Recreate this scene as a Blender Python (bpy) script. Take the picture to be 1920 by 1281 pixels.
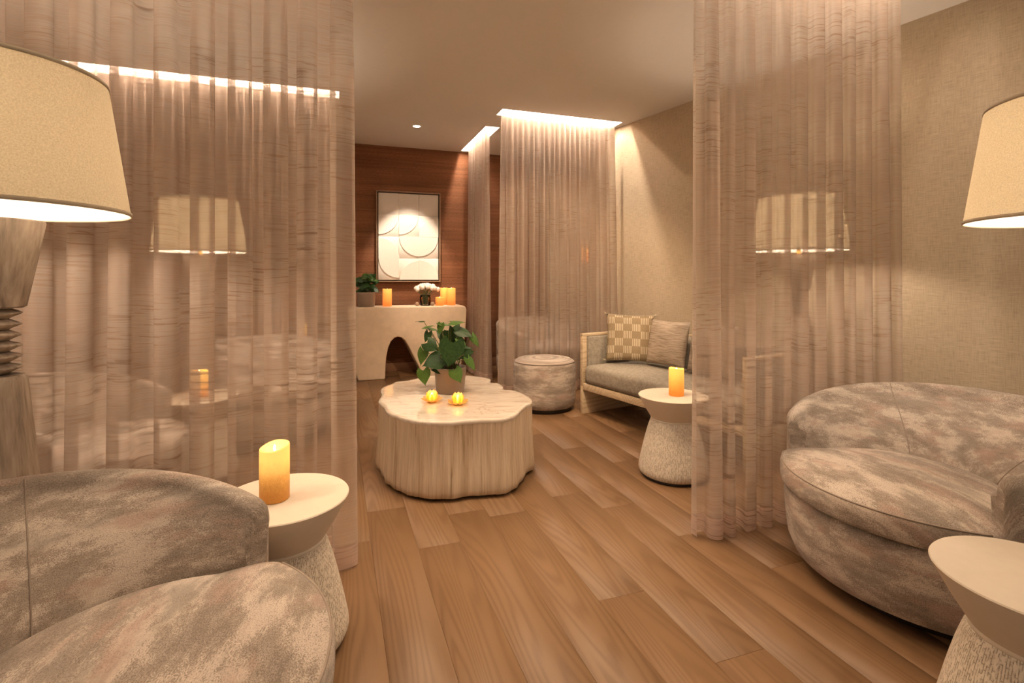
import bpy, bmesh, math, random
from mathutils import Vector, Matrix
S = bpy.context.scene
COL = S.collection
for o in list(bpy.data.objects): bpy.data.objects.remove(o)
PI = math.pi
TH = math.radians(19.0); CT, ST = math.cos(TH), math.sin(TH)
H = 1.15          # camera height
CE = 2.75         # ceiling height
def W(u, v, z=0.0): return Vector((u*CT - v*ST, u*ST + v*CT, z))

# ---------------------------------------------------------------- camera
cd = bpy.data.cameras.new('camera'); cam = bpy.data.objects.new('camera', cd); COL.objects.link(cam)
cam.location = (0, 0, H); cam.rotation_euler = (PI/2, 0, 0)
cd.lens = 18.0; cd.sensor_width = 36.0; cd.shift_y = -0.0628; cd.clip_start = 0.02
S.camera = cam
# ---------------------------------------------------------------- world, exposure
wd = bpy.data.worlds.new('world'); S.world = wd; wd.use_nodes = True
bg = wd.node_tree.nodes['Background']; bg.inputs[0].default_value = (1.0, 0.76, 0.54, 1); bg.inputs[1].default_value = 0.40
S.view_settings.view_transform = 'Standard'; S.view_settings.look = 'None'
S.view_settings.exposure = 0.38; S.view_settings.gamma = 1.0; S.view_settings.use_curve_mapping = False
S.cycles.transparent_max_bounces = 24
S.cycles.max_bounces = 8
WARM = (1.0, 0.715, 0.45); LAMPC = (1.0, 0.79, 0.59)
P_BULB = 42.0; P_DOWN = 66.0; E_COVE = 300.0; P_ART = 135.0

# ---------------------------------------------------------------- helpers
def tagprops(o, label=None, cat=None, group=None, kind=None):
    if label: o['label'] = label
    if cat: o['category'] = cat
    if group: o['group'] = group
    if kind: o['kind'] = kind
    return o
def thing(name, label, cat, loc=(0, 0, 0), rz=0.0, group=None):
    o = bpy.data.objects.new(name, None); COL.objects.link(o); o.empty_display_size = .1
    o.location = loc; o.rotation_euler = (0, 0, rz)
    return tagprops(o, label, cat, group)
def mk(name, V, F, m, parent=None, smooth=True, uv=None, loc=None, mats=None, midx=None):
    me = bpy.data.meshes.new(name); me.from_pydata([tuple(p) for p in V], [], F); me.validate()
    if mats:
        for q in mats: me.materials.append(q)
        if midx: me.polygons.foreach_set('material_index', midx)
    elif m: me.materials.append(m)
    if smooth: me.polygons.foreach_set('use_smooth', [True]*len(me.polygons))
    if uv:
        l = me.uv_layers.new(name='UVMap')
        for lp in me.loops: l.data[lp.index].uv = uv[lp.vertex_index]
    me.update()
    o = bpy.data.objects.new(name, me); COL.objects.link(o)
    if parent: o.parent = parent
    if loc is not None: o.location = loc
    return o
def box_vf(x0, x1, y0, y1, z0, z1):
    V = [(x0,y0,z0),(x1,y0,z0),(x1,y1,z0),(x0,y1,z0),(x0,y0,z1),(x1,y0,z1),(x1,y1,z1),(x0,y1,z1)]
    F = [(0,3,2,1),(4,5,6,7),(0,1,5,4),(1,2,6,5),(2,3,7,6),(3,0,4,7)]
    return V, F
def box(name, x0, x1, y0, y1, z0, z1, m, parent=None, bev=0.0, seg=2):
    V, F = box_vf(x0, x1, y0, y1, z0, z1)
    o = mk(name, V, F, m, parent, smooth=False)
    if bev > 0: bevel(o, bev, seg)
    return o
def bevel(o, w, seg=2, ang=30):
    bm = bmesh.new(); bm.from_mesh(o.data)
    es = [e for e in bm.edges if len(e.link_faces) == 2 and e.calc_face_angle(0) > math.radians(ang)]
    bmesh.ops.bevel(bm, geom=es, offset=w, segments=seg, profile=.5, affect='EDGES')
    bm.to_mesh(o.data); bm.free()
    for p in o.data.polygons: p.use_smooth = True
def join_vf(lst):
    V, F = [], []
    for v, f in lst:
        n = len(V); V += v; F += [tuple(i+n for i in q) for q in f]
    return V, F
def lathe(name, prof, m, parent=None, n=48, loc=None, jit=None, smooth=True, ang=None, uvs=True):
    V, F, U = [], [], []
    for j, (r, z) in enumerate(prof):
        for i in range(n+1):
            a = 2*PI*i/n
            rr, zz = (r, z) if jit is None else jit(r, z, a, j)
            V.append((rr*math.cos(a), rr*math.sin(a), zz)); U.append((a*max(r, .03) if False else a/(2*PI), z))
    for j in range(len(prof)-1):
        for i in range(n):
            a = j*(n+1)+i; F.append((a, a+1, a+n+2, a+n+1))
    o = mk(name, V, F, m, parent, smooth, U if uvs else None, loc)
    bm = bmesh.new(); bm.from_mesh(o.data); bmesh.ops.remove_doubles(bm, verts=bm.verts, dist=1e-5)
    bmesh.ops.recalc_face_normals(bm, faces=bm.faces)
    if ang:
        for e in bm.edges:
            if len(e.link_faces) == 2 and e.calc_face_angle(0) > math.radians(ang): e.smooth = False
    bm.to_mesh(o.data); bm.free()
    return o
def tube_vf(pts, r, n=8, cap=True):
    pts = [Vector(p) for p in pts]; V, F = [], []
    rr = r if isinstance(r, (list, tuple)) else [r]*len(pts)
    for k, p in enumerate(pts):
        t = (pts[min(k+1, len(pts)-1)] - pts[max(k-1, 0)])
        t = t.normalized() if t.length > 1e-9 else Vector((0, 0, 1))
        a = t.orthogonal().normalized() if k == 0 else (pa - t*pa.dot(t)).normalized()
        pa = a; b = t.cross(a)
        for i in range(n):
            an = 2*PI*i/n; V.append(tuple(p + (a*math.cos(an)+b*math.sin(an))*rr[k]))
    for k in range(len(pts)-1):
        for i in range(n):
            F.append((k*n+i, k*n+(i+1) % n, (k+1)*n+(i+1) % n, (k+1)*n+i))
    if cap: F.append(tuple(range(n-1, -1, -1))); F.append(tuple((len(pts)-1)*n+i for i in range(n)))
    return V, F
def tube(name, pts, r, m, parent=None, n=8):
    V, F = tube_vf(pts, r, n); return mk(name, V, F, m, parent)
def prism_xz(name, pts, y0, y1, m, parent=None, bev=0, seg=3):
    n = len(pts); V = [(x, y0, z) for x, z in pts] + [(x, y1, z) for x, z in pts]
    F = [tuple(range(n)), tuple(range(2*n-1, n-1, -1))] + [(i, i+n, (i+1) % n+n, (i+1) % n) for i in range(n)]
    o = mk(name, V, F, m, parent, smooth=False)
    bm = bmesh.new(); bm.from_mesh(o.data); bmesh.ops.recalc_face_normals(bm, faces=bm.faces); bm.to_mesh(o.data); bm.free()
    if bev: bevel(o, bev, seg, 40)
    return o
def copy_tree(o, parent=None):
    c = o.copy(); COL.objects.link(c)
    if parent is not None: c.parent = parent
    for ch in list(o.children): copy_tree(ch, c)
    return c
def dup(root, loc, rz, label, group=None):
    c = copy_tree(root); c.location = loc; c.rotation_euler = (0, 0, rz); c['label'] = label
    if group: c['group'] = group
    return c
R = random.Random(7)

# ---------------------------------------------------------------- materials
def mat(name):
    m = bpy.data.materials.new(name); m.use_nodes = True; nt = m.node_tree; nt.nodes.clear()
    out = nt.nodes.new('ShaderNodeOutputMaterial')
    return m, nt, out
def N(nt, typ, **kw):
    n = nt.nodes.new('ShaderNode'+typ)
    for k, v in kw.items():
        if k.startswith('i_'):
            n.inputs[k[2:].replace('_', ' ')].default_value = v
        else: setattr(n, k, v)
    return n
def coords(nt, kind='Object', scale=(1, 1, 1), rot=(0, 0, 0), loc=(0, 0, 0), rnd=False):
    tc = N(nt, 'TexCoord'); mp = N(nt, 'Mapping')
    mp.inputs['Scale'].default_value = scale; mp.inputs['Rotation'].default_value = rot; mp.inputs['Location'].default_value = loc
    src = tc.outputs[kind]
    if rnd:
        oi = N(nt, 'ObjectInfo'); vm = N(nt, 'VectorMath', operation='MULTIPLY'); vm.inputs[1].default_value = (37, 53, 29)
        nt.links.new(oi.outputs['Random'], vm.inputs[0]); va = N(nt, 'VectorMath', operation='ADD')
        nt.links.new(src, va.inputs[0]); nt.links.new(vm.outputs[0], va.inputs[1]); src = va.outputs[0]
    nt.links.new(src, mp.inputs['Vector']); return mp.outputs[0]
def noise(nt, vec, scale=5, detail=4, rough=.5, dist=0):
    n = N(nt, 'TexNoise'); n.inputs['Scale'].default_value = scale; n.inputs['Detail'].default_value = detail
    n.inputs['Roughness'].default_value = rough; n.inputs['Distortion'].default_value = dist
    if vec is not None: nt.links.new(vec, n.inputs['Vector'])
    return n.outputs['Fac']
def ramp(nt, fac, stops, interp='LINEAR'):
    n = N(nt, 'ValToRGB'); n.color_ramp.interpolation = interp; e = n.color_ramp.elements
    while len(e) < len(stops): e.new(.5)
    for k, (p, c) in enumerate(stops):
        e[k].position = p; e[k].color = (c, c, c, 1) if isinstance(c, (int, float)) else (*c, 1)
    nt.links.new(fac, n.inputs[0]); return n.outputs[0]
def math_(nt, op, a, b=None):
    n = N(nt, 'Math', operation=op)
    for k, x in enumerate((a, b)):
        if x is None: continue
        if isinstance(x, (int, float)): n.inputs[k].default_value = x
        else: nt.links.new(x, n.inputs[k])
    return n.outputs[0]
def mix(nt, fac, a, b, typ='MIX'):
    n = N(nt, 'Mix', data_type='RGBA', blend_type=typ)
    for k, x in ((0, fac), (6, a), (7, b)):
        if isinstance(x, (int, float)): n.inputs[k].default_value = x
        elif isinstance(x, tuple): n.inputs[k].default_value = (*x, 1)
        else: nt.links.new(x, n.inputs[k])
    return n.outputs[2]
def bumpn(nt, h, strength=.3, dist=.002):
    b = N(nt, 'Bump'); b.inputs['Strength'].default_value = strength; b.inputs['Distance'].default_value = dist
    nt.links.new(h, b.inputs['Height']); return b.outputs[0]
def pbsdf(nt, out, color, rough=.8, metal=0, normal=None, spec=.3, **kw):
    p = N(nt, 'BsdfPrincipled'); p.inputs['Roughness'].default_value = rough; p.inputs['Metallic'].default_value = metal
    p.inputs['Specular IOR Level'].default_value = spec
    if isinstance(color, tuple): p.inputs['Base Color'].default_value = (*color, 1)
    else: nt.links.new(color, p.inputs['Base Color'])
    if normal is not None: nt.links.new(normal, p.inputs['Normal'])
    for k, v in kw.items():
        p.inputs[k.replace('_', ' ')].default_value = v
    nt.links.new(p.outputs[0], out.inputs[0]); return p
def plain(name, c, rough=.6, metal=0, spec=.3, nz=0.06, ns=30, bump=.0):
    m, nt, out = mat(name); v = coords(nt); f = noise(nt, v, ns, 3)
    d = tuple(max(0, x*(1-nz)) for x in c); l = tuple(min(1, x*(1+nz)) for x in c)
    col = ramp(nt, f, [(.3, d), (.7, l)])
    nm = bumpn(nt, noise(nt, v, ns*4, 4), bump, .002) if bump else None
    pbsdf(nt, out, col, rough, metal, nm, spec); return m

M = {}
M['ceiling'] = plain('ceiling paint', (.78, .75, .71), .9, nz=.01)
M['slot'] = plain('white slot liner', (.85, .82, .78), .9, nz=.01)
M['trimwhite'] = plain('white metal trim', (.8, .78, .74), .5)
# woven wall covering
def weave_wall():
    m, nt, out = mat('woven grasscloth'); 
    a = noise(nt, coords(nt, scale=(14, 14, 230)), 1, 5, .6)
    b = noise(nt, coords(nt, scale=(170, 170, 12)), 1, 3, .6)
    c = noise(nt, coords(nt, scale=(1, 1, 1)), 2.5, 3)
    s = math_(nt, 'ADD', math_(nt, 'MULTIPLY', a, .6), math_(nt, 'MULTIPLY', b, .4))
    col = ramp(nt, s, [(.36, (.35, .28, .195)), (.5, (.48, .395, .285)), (.64, (.57, .48, .36))])
    col = mix(nt, .25, col, ramp(nt, c, [(.3, (.40, .325, .23)), (.7, (.55, .46, .34))]))
    pbsdf(nt, out, col, .9, 0, bumpn(nt, s, .5, .002), .15); return m
M['weave'] = weave_wall()
def rust_wall():
    m, nt, out = mat('rust striated grasscloth')
    a = noise(nt, coords(nt, scale=(.9, .9, 45)), 1, 6, .62, .3)
    b = noise(nt, coords(nt, scale=(.6, .6, 6)), 1, 3)
    f = noise(nt, coords(nt, scale=(30, 30, 260)), 1, 3)
    col = ramp(nt, a, [(.30, (.055, .022, .009)), (.45, (.125, .050, .021)), (.56, (.175, .073, .034)), (.70, (.26, .125, .062))])
    col = mix(nt, .45, col, ramp(nt, b, [(.35, (.09, .034, .014)), (.65, (.25, .105, .052))]))
    col = mix(nt, .25, col, ramp(nt, f, [(.3, (.08, .03, .012)), (.7, (.42, .2, .1))]))
    pbsdf(nt, out, col, .75, 0, bumpn(nt, f, .4, .002), .2); return m
M['rust'] = rust_wall()
def oak(name, cols, rnd=True, scale=1.0, rough=.42, bump=.15):
    m, nt, out = mat(name)
    v = coords(nt, scale=(5.5*scale, .42*scale, 5*scale), rnd=rnd)
    nz_ = noise(nt, v, 1, 2, .3, .15)
    w = math_(nt, 'SUBTRACT', 1.0, math_(nt, 'POWER', math_(nt, 'ABSOLUTE', math_(nt, 'SINE', math_(nt, 'MULTIPLY', nz_, 80))), 3.0))
    g = noise(nt, coords(nt, scale=(260*scale, 6*scale, 60*scale), rnd=rnd), 1, 4, .6)
    big = noise(nt, coords(nt, scale=(4*scale, .5*scale, 3*scale), rnd=rnd), 1, 3)
    s = math_(nt, 'ADD', math_(nt, 'MULTIPLY', w, .22), math_(nt, 'ADD', math_(nt, 'MULTIPLY', g, .30), .08))
    s = math_(nt, 'ADD', s, math_(nt, 'ADD', math_(nt, 'MULTIPLY', big, .03), .16))
    col = ramp(nt, s, [(.38, cols[0]), (.56, cols[1]), (.74, cols[2])])
    if rnd:
        oi = N(nt, 'ObjectInfo'); col = mix(nt, math_(nt, 'MULTIPLY', oi.outputs['Random'], .03), col, cols[0])
    pbsdf(nt, out, col, rough, 0, bumpn(nt, s, bump, .001), .35); return m
M['floor'] = oak('oak plank', [(.160, .086, .038), (.196, .110, .052), (.212, .122, .060)], rough=.45, bump=.08)
M['sofawood'] = oak('pale ash', [(.50, .38, .24), (.62, .49, .33), (.70, .57, .40)], rnd=False, scale=.8, rough=.5)
M['subfloor'] = plain('dark joint', (.12, .07, .035), .9)
M['base'] = plain('brown baseboard', (.26, .13, .07), .6)
# sheer curtain
def sheer(name, c0, c1, dens=.0):
    m, nt, out = mat(name)
    slub = noise(nt, coords(nt, 'UV', scale=(6.5, 130, 1)), 1, 2, .5)
    slub2 = noise(nt, coords(nt, 'UV', scale=(11, 240, 1), loc=(3, 7, 0)), 1, 2, .5)
    band = noise(nt, coords(nt, 'UV', scale=(1.2, 3.2, 1)), 1, 3, .55)
    fine = noise(nt, coords(nt, 'UV', scale=(2.5, 520, 1)), 1, 2)
    lines = ramp(nt, slub, [(.565, 0.0), (.60, 1.0)])
    lines2 = ramp(nt, slub2, [(.56, 0.0), (.61, 1.0)])
    gate = ramp(nt, band, [(.36, .45), (.60, 1.0)])
    dark = math_(nt, 'MULTIPLY', math_(nt, 'MAXIMUM', lines, math_(nt, 'MULTIPLY', lines2, .7)), gate)
    col = mix(nt, ramp(nt, band, [(.35, 0.0), (.65, 1.0)]), c0, c1)
    col = mix(nt, math_(nt, 'MULTIPLY', dark, .72), col, (.20, .12, .08))
    al = math_(nt, 'ADD', .50+dens, math_(nt, 'MULTIPLY', dark, .36))
    al = math_(nt, 'ADD', al, math_(nt, 'MULTIPLY', math_(nt, 'SUBTRACT', fine, .5), .25))
    al = math_(nt, 'MINIMUM', math_(nt, 'MAXIMUM', al, 0.0), 1.0)
    d = N(nt, 'BsdfDiffuse'); t = N(nt, 'BsdfTranslucent'); x = N(nt, 'MixShader'); x.inputs[0].default_value = .5
    nt.links.new(col, d.inputs[0]); nt.links.new(col, t.inputs[0])
    nt.links.new(d.outputs[0], x.inputs[1]); nt.links.new(t.outputs[0], x.inputs[2])
    tr = N(nt, 'BsdfTransparent'); y = N(nt, 'MixShader'); nt.links.new(al, y.inputs[0])
    nt.links.new(tr.outputs[0], y.inputs[1]); nt.links.new(x.outputs[0], y.inputs[2]); nt.links.new(y.outputs[0], out.inputs[0])
    return m
M['sheer'] = sheer('sheer mauve voile', (.70, .572, .485), (.77, .66, .565))
M['sheerhem'] = sheer('doubled voile hem', (.70, .55, .47), (.76, .61, .52), .3)
# mottled upholstery
def mottled():
    m, nt, out = mat('mottled jacquard')
    a = noise(nt, coords(nt, 'UV', scale=(4.6, 12, 1)), 1.0, 7, .68)
    b = noise(nt, coords(nt, 'UV', scale=(4, 11, 1), loc=(5, 9, 0)), 1.0, 6, .65)
    c = noise(nt, coords(nt, 'UV', scale=(3.6, 11, 1), loc=(13, 3, 0)), 1.0, 6, .65)
    wv = N(nt, 'TexVoronoi'); wv.inputs['Scale'].default_value = 1; nt.links.new(coords(nt, 'UV', scale=(420, 420, 1)), wv.inputs['Vector'])
    gr = noise(nt, coords(nt, 'UV', scale=(260, 420, 1)), 1, 3, .65)
    gm = noise(nt, coords(nt, 'UV', scale=(60, 90, 1)), 1, 3, .6)
    jit = math_(nt, 'ADD', a, math_(nt, 'MULTIPLY', math_(nt, 'SUBTRACT', gr, .5), .42))
    jit = math_(nt, 'ADD', jit, math_(nt, 'MULTIPLY', math_(nt, 'SUBTRACT', gm, .5), .16))
    col = ramp(nt, jit, [(.36, (.235, .19, .152)), (.44, (.31, .255, .208)), (.515, (.385, .318, .262)), (.54, (.52, .44, .37)), (.70, (.61, .53, .445))])
    pk = ramp(nt, math_(nt, 'ADD', c, math_(nt, 'MULTIPLY', math_(nt, 'SUBTRACT', gr, .5), .2)), [(.53, 0.0), (.63, .7)])
    col = mix(nt, pk, col, (.42, .29, .235))
    gy = ramp(nt, math_(nt, 'ADD', b, math_(nt, 'MULTIPLY', math_(nt, 'SUBTRACT', gr, .5), .2)), [(.53, 0.0), (.63, .7)])
    col = mix(nt, gy, col, (.285, .245, .205))
    fleck = ramp(nt, gr, [(.34, .66), (.55, 1.0)])
    col = mix(nt, 1.0, col, fleck, 'MULTIPLY')
    h = math_(nt, 'ADD', wv.outputs['Distance'], gr)
    pbsdf(nt, out, col, .95, 0, bumpn(nt, h, .35, .0015), .1, Sheen_Weight=.15); return m
M['mottled'] = mottled()
M['welt'] = plain('taupe piping', (.30, .24, .195), .9)
M['black'] = plain('black plinth', (.03, .022, .018), .5)
M['plaster'] = plain('cream plaster', (.64, .56, .455), .65, nz=.02)
def basket():
    m, nt, out = mat('ribbed basket relief')
    b = N(nt, 'TexBrick'); b.offset = .5; b.inputs['Scale'].default_value = 1
    b.inputs['Brick Width'].default_value = .020; b.inputs['Row Height'].default_value = .0062
    b.inputs['Mortar Size'].default_value = .0013; b.inputs['Mortar Smooth'].default_value = .5
    # u is the turn around the axis: swap so that the dashes stand upright
    tc = N(nt, 'TexCoord'); sp = N(nt, 'SeparateXYZ'); cb = N(nt, 'CombineXYZ')
    nt.links.new(tc.outputs['UV'], sp.inputs[0]); nt.links.new(sp.outputs[1], cb.inputs[0])
    nt.links.new(math_(nt, 'MULTIPLY', sp.outputs[0], 1.0), cb.inputs[1]); nt.links.new(cb.outputs[0], b.inputs['Vector'])
    b.inputs['Color1'].default_value = (1, 1, 1, 1); b.inputs['Color2'].default_value = (.6, .6, .6, 1); b.inputs['Mortar'].default_value = (0, 0, 0, 1)
    n = noise(nt, coords(nt, scale=(160, 160, 60)), 1, 3)
    gate = ramp(nt, n, [(.42, 1.0), (.56, 0.0)])
    h = mix(nt, gate, b.outputs['Color'], (1, 1, 1))
    col = mix(nt, h, (.40, .33, .25), (.72, .64, .53))
    pbsdf(nt, out, col, .75, 0, bumpn(nt, h, .8, .003), .2); return m
M['basket'] = basket()
def barkstone():
    m, nt, out = mat('cast stump side')
    a = noise(nt, coords(nt, 'UV', scale=(26, 1.3, 1)), 1, 6, .65, .6)
    b = noise(nt, coords(nt, 'UV', scale=(110, 4, 1)), 1, 4, .6)
    s = math_(nt, 'ADD', math_(nt, 'MULTIPLY', a, .6), math_(nt, 'MULTIPLY', b, .4))
    col = ramp(nt, s, [(.34, (.30, .205, .12)), (.44, (.52, .40, .27)), (.56, (.63, .51, .37)), (.7, (.73, .62, .48))])
    pbsdf(nt, out, col, .6, 0, bumpn(nt, s, .7, .006), .3); return m
M['bark'] = barkstone()
def marble():
    m, nt, out = mat('polished stump top')
    a = noise(nt, coords(nt, scale=(1, 2.2, 1)), 2.2, 7, .62, 1.5)
    b = noise(nt, coords(nt, scale=(2, 6, 1), loc=(3, 2, 0)), 2.2, 5, .6, 1.2)
    col = ramp(nt, a, [(.3, (.66, .57, .47)), (.46, (.74, .665, .57)), (.5, (.54, .44, .34)), (.54, (.73, .65, .55)), (.7, (.68, .60, .50))])
    col = mix(nt, .35, col, ramp(nt, b, [(.4, (.60, .50, .39)), (.6, (.78, .71, .61))]))
    pbsdf(nt, out, col, .06, 0, None, .75); return m
M['marble'] = marble()
def shade():
    m, nt, out = mat('linen shade')
    g = noise(nt, coords(nt, scale=(1, 1, 1)), 260, 3, .7)
    col = ramp(nt, g, [(.35, (.52, .44, .32)), (.65, (.66, .58, .44))])
    d = N(nt, 'BsdfDiffuse'); t = N(nt, 'BsdfTranslucent'); x = N(nt, 'MixShader'); x.inputs[0].default_value = .42
    nt.links.new(col, d.inputs[0]); nt.links.new(ramp(nt, g, [(.35, (.50, .42, .29)), (.65, (.66, .57, .41))]), t.inputs[0])
    nt.links.new(d.outputs[0], x.inputs[1]); nt.links.new(t.outputs[0], x.inputs[2]); nt.links.new(x.outputs[0], out.inputs[0]); return m
M['shade'] = shade()
def lining():
    m, nt, out = mat('white shade lining'); f = noise(nt, coords(nt), 30, 2)
    col = ramp(nt, f, [(.3, (.86, .84, .80)), (.7, (.9, .88, .84))])
    d = N(nt, 'BsdfDiffuse'); t = N(nt, 'BsdfTranslucent'); x = N(nt, 'MixShader'); x.inputs[0].default_value = .5
    nt.links.new(col, d.inputs[0]); nt.links.new(col, t.inputs[0])
    nt.links.new(d.outputs[0], x.inputs[1]); nt.links.new(t.outputs[0], x.inputs[2]); nt.links.new(x.outputs[0], out.inputs[0]); return m
M['lining'] = lining()
M['shadetrim'] = plain('linen edge binding', (.50, .43, .32), .9)
def driftwood():
    m, nt, out = mat('weathered grey wood')
    a = noise(nt, coords(nt, scale=(22, 22, 2.2)), 1, 6, .65, .5)
    b = noise(nt, coords(nt, scale=(90, 90, 5)), 1, 3)
    s = math_(nt, 'ADD', math_(nt, 'MULTIPLY', a, .65), math_(nt, 'MULTIPLY', b, .35))
    col = ramp(nt, s, [(.36, (.17, .135, .105)), (.5, (.33, .265, .21)), (.64, (.47, .39, .31))])
    pbsdf(nt, out, col, .85, 0, bumpn(nt, s, .7, .004), .15); return m
M['drift'] = driftwood()
def emis(name, c, s):
    m, nt, out = mat(name); e = N(nt, 'Emission'); e.inputs[0].default_value = (*c, 1); e.inputs[1].default_value = s
    nt.links.new(e.outputs[0], out.inputs[0]); return m
M['bulb'] = emis('lit bulb', LAMPC, 25.0)
M['cove'] = emis('led strip', (1.0, .80, .63), E_COVE)
M['covedim'] = emis('dimmed led strip', (1.0, .80, .63), E_COVE*.34)
M['lens'] = emis('downlight lens', (1.0, .85, .68), 40.0)
M['flame'] = emis('candle flame', (1.0, .74, .34), 30.0)
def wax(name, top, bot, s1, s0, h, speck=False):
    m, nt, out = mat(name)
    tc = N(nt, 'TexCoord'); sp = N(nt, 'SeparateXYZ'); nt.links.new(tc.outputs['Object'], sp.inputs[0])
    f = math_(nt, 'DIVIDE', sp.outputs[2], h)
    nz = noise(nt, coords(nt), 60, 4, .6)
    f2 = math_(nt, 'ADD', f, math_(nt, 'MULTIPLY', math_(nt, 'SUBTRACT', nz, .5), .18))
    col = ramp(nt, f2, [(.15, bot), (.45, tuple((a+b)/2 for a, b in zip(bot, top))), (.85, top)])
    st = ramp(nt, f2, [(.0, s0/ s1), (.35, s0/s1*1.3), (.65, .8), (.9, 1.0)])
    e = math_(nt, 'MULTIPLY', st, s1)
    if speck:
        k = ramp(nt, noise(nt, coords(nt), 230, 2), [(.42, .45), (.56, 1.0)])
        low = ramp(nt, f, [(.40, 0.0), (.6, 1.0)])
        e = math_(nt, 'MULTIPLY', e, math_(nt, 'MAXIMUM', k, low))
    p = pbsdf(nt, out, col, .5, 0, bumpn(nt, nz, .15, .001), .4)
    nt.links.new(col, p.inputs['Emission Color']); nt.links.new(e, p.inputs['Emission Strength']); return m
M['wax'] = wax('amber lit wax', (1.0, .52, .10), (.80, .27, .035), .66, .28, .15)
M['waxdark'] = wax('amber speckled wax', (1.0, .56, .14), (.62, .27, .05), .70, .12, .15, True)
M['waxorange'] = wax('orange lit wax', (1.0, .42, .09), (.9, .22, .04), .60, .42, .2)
M['pot'] = plain('taupe glazed pot', (.25, .185, .135), .3, spec=.5, nz=.04, ns=12)
M['soil'] = plain('dark soil', (.035, .02, .012), .95, nz=.6, ns=80, bump=.8)
def leafm(name, a, b):
    m, nt, out = mat(name)
    f = noise(nt, coords(nt, rnd=True), 14, 3); col = ramp(nt, f, [(.35, a), (.65, b)])
    pbsdf(nt, out, col, .42, 0, None, .3); return m
M['leafdark'] = leafm('dark glossy leaf', (.014, .040, .010), (.030, .075, .016))
M['leaflight'] = leafm('bright green leaf', (.045, .105, .016), (.085, .165, .026))
M['stem'] = plain('green stem', (.14, .15, .05), .6)
M['petalwhite'] = plain('white petals', (.86, .80, .72), .7, nz=.05)
M['greystem'] = plain('flower stem', (.10, .13, .05), .6)
def glassm(name, c, rough=.03):
    m, nt, out = mat(name); f = noise(nt, coords(nt), 20, 2)
    col = ramp(nt, f, [(.3, tuple(x*.96 for x in c)), (.7, c)])
    g = N(nt, 'BsdfGlossy'); g.inputs['Roughness'].default_value = rough; t = N(nt, 'BsdfTransparent'); nt.links.new(col, t.inputs[0])
    lw = N(nt, 'Fresnel'); lw.inputs[0].default_value = 1.45
    x = N(nt, 'MixShader'); nt.links.new(lw.outputs[0], x.inputs[0]); nt.links.new(t.outputs[0], x.inputs[1]); nt.links.new(g.outputs[0], x.inputs[2])
    nt.links.new(x.outputs[0], out.inputs[0]); return m
M['glass'] = glassm('clear glass', (.86, .86, .80))
def capiz():
    m, nt, out = mat('amber shell petal'); f = noise(nt, coords(nt, rnd=True), 90, 3)
    col = ramp(nt, f, [(.35, (.75, .46, .12)), (.65, (.92, .68, .30))])
    d = N(nt, 'BsdfPrincipled'); d.inputs['Roughness'].default_value = .25; nt.links.new(col, d.inputs['Base Color'])
    t = N(nt, 'BsdfTranslucent'); nt.links.new(col, t.inputs[0])
    x = N(nt, 'MixShader'); x.inputs[0].default_value = .6; nt.links.new(d.outputs[0], x.inputs[1]); nt.links.new(t.outputs[0], x.inputs[2])
    tp = N(nt, 'BsdfTransparent'); tp.inputs[0].default_value = (1, .85, .5, 1); y = N(nt, 'MixShader'); y.inputs[0].default_value = .38
    nt.links.new(x.outputs[0], y.inputs[1]); nt.links.new(tp.outputs[0], y.inputs[2]); nt.links.new(y.outputs[0], out.inputs[0]); return m
M['capiz'] = capiz()
M['brass'] = plain('aged brass', (.55, .36, .12), .3, metal=1.0, nz=.1)
M['console'] = plain('limewashed console', (.66, .53, .39), .75, nz=.06, ns=14, bump=.25)
M['frame'] = plain('bronze picture frame', (.33, .22, .14), .4, spec=.5)
M['gap'] = plain('dark frame rebate', (.05, .028, .016), .8)
M['relief'] = plain('ivory relief panel', (.82, .78, .72), .8, nz=.015)
M['greyfab'] = None
def woven(name, a, b, sc=500):
    m, nt, out = mat(name)
    f = noise(nt, coords(nt, scale=(1, 1, 1)), sc, 3, .7); g = noise(nt, coords(nt), 40, 3)
    s = math_(nt, 'ADD', math_(nt, 'MULTIPLY', f, .7), math_(nt, 'MULTIPLY', g, .3))
    pbsdf(nt, out, ramp(nt, s, [(.38, a), (.62, b)]), .95, 0, bumpn(nt, f, .4, .002), .1); return m
M['greyfab'] = woven('grey woven seat fabric', (.225, .20, .165), (.43, .385, .32), 220)
M['pleatpil'] = None
def pleated():
    m, nt, out = mat('pleated beige cushion')
    f = noise(nt, coords(nt, 'UV', scale=(3, 75, 1)), 1, 4, .6, .3)
    pbsdf(nt, out, ramp(nt, f, [(.38, (.26, .205, .155)), (.52, (.47, .385, .305)), (.65, (.56, .47, .38))]), .95, 0, bumpn(nt, f, .9, .006), .1); return m
M['pleatpil'] = pleated()
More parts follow.
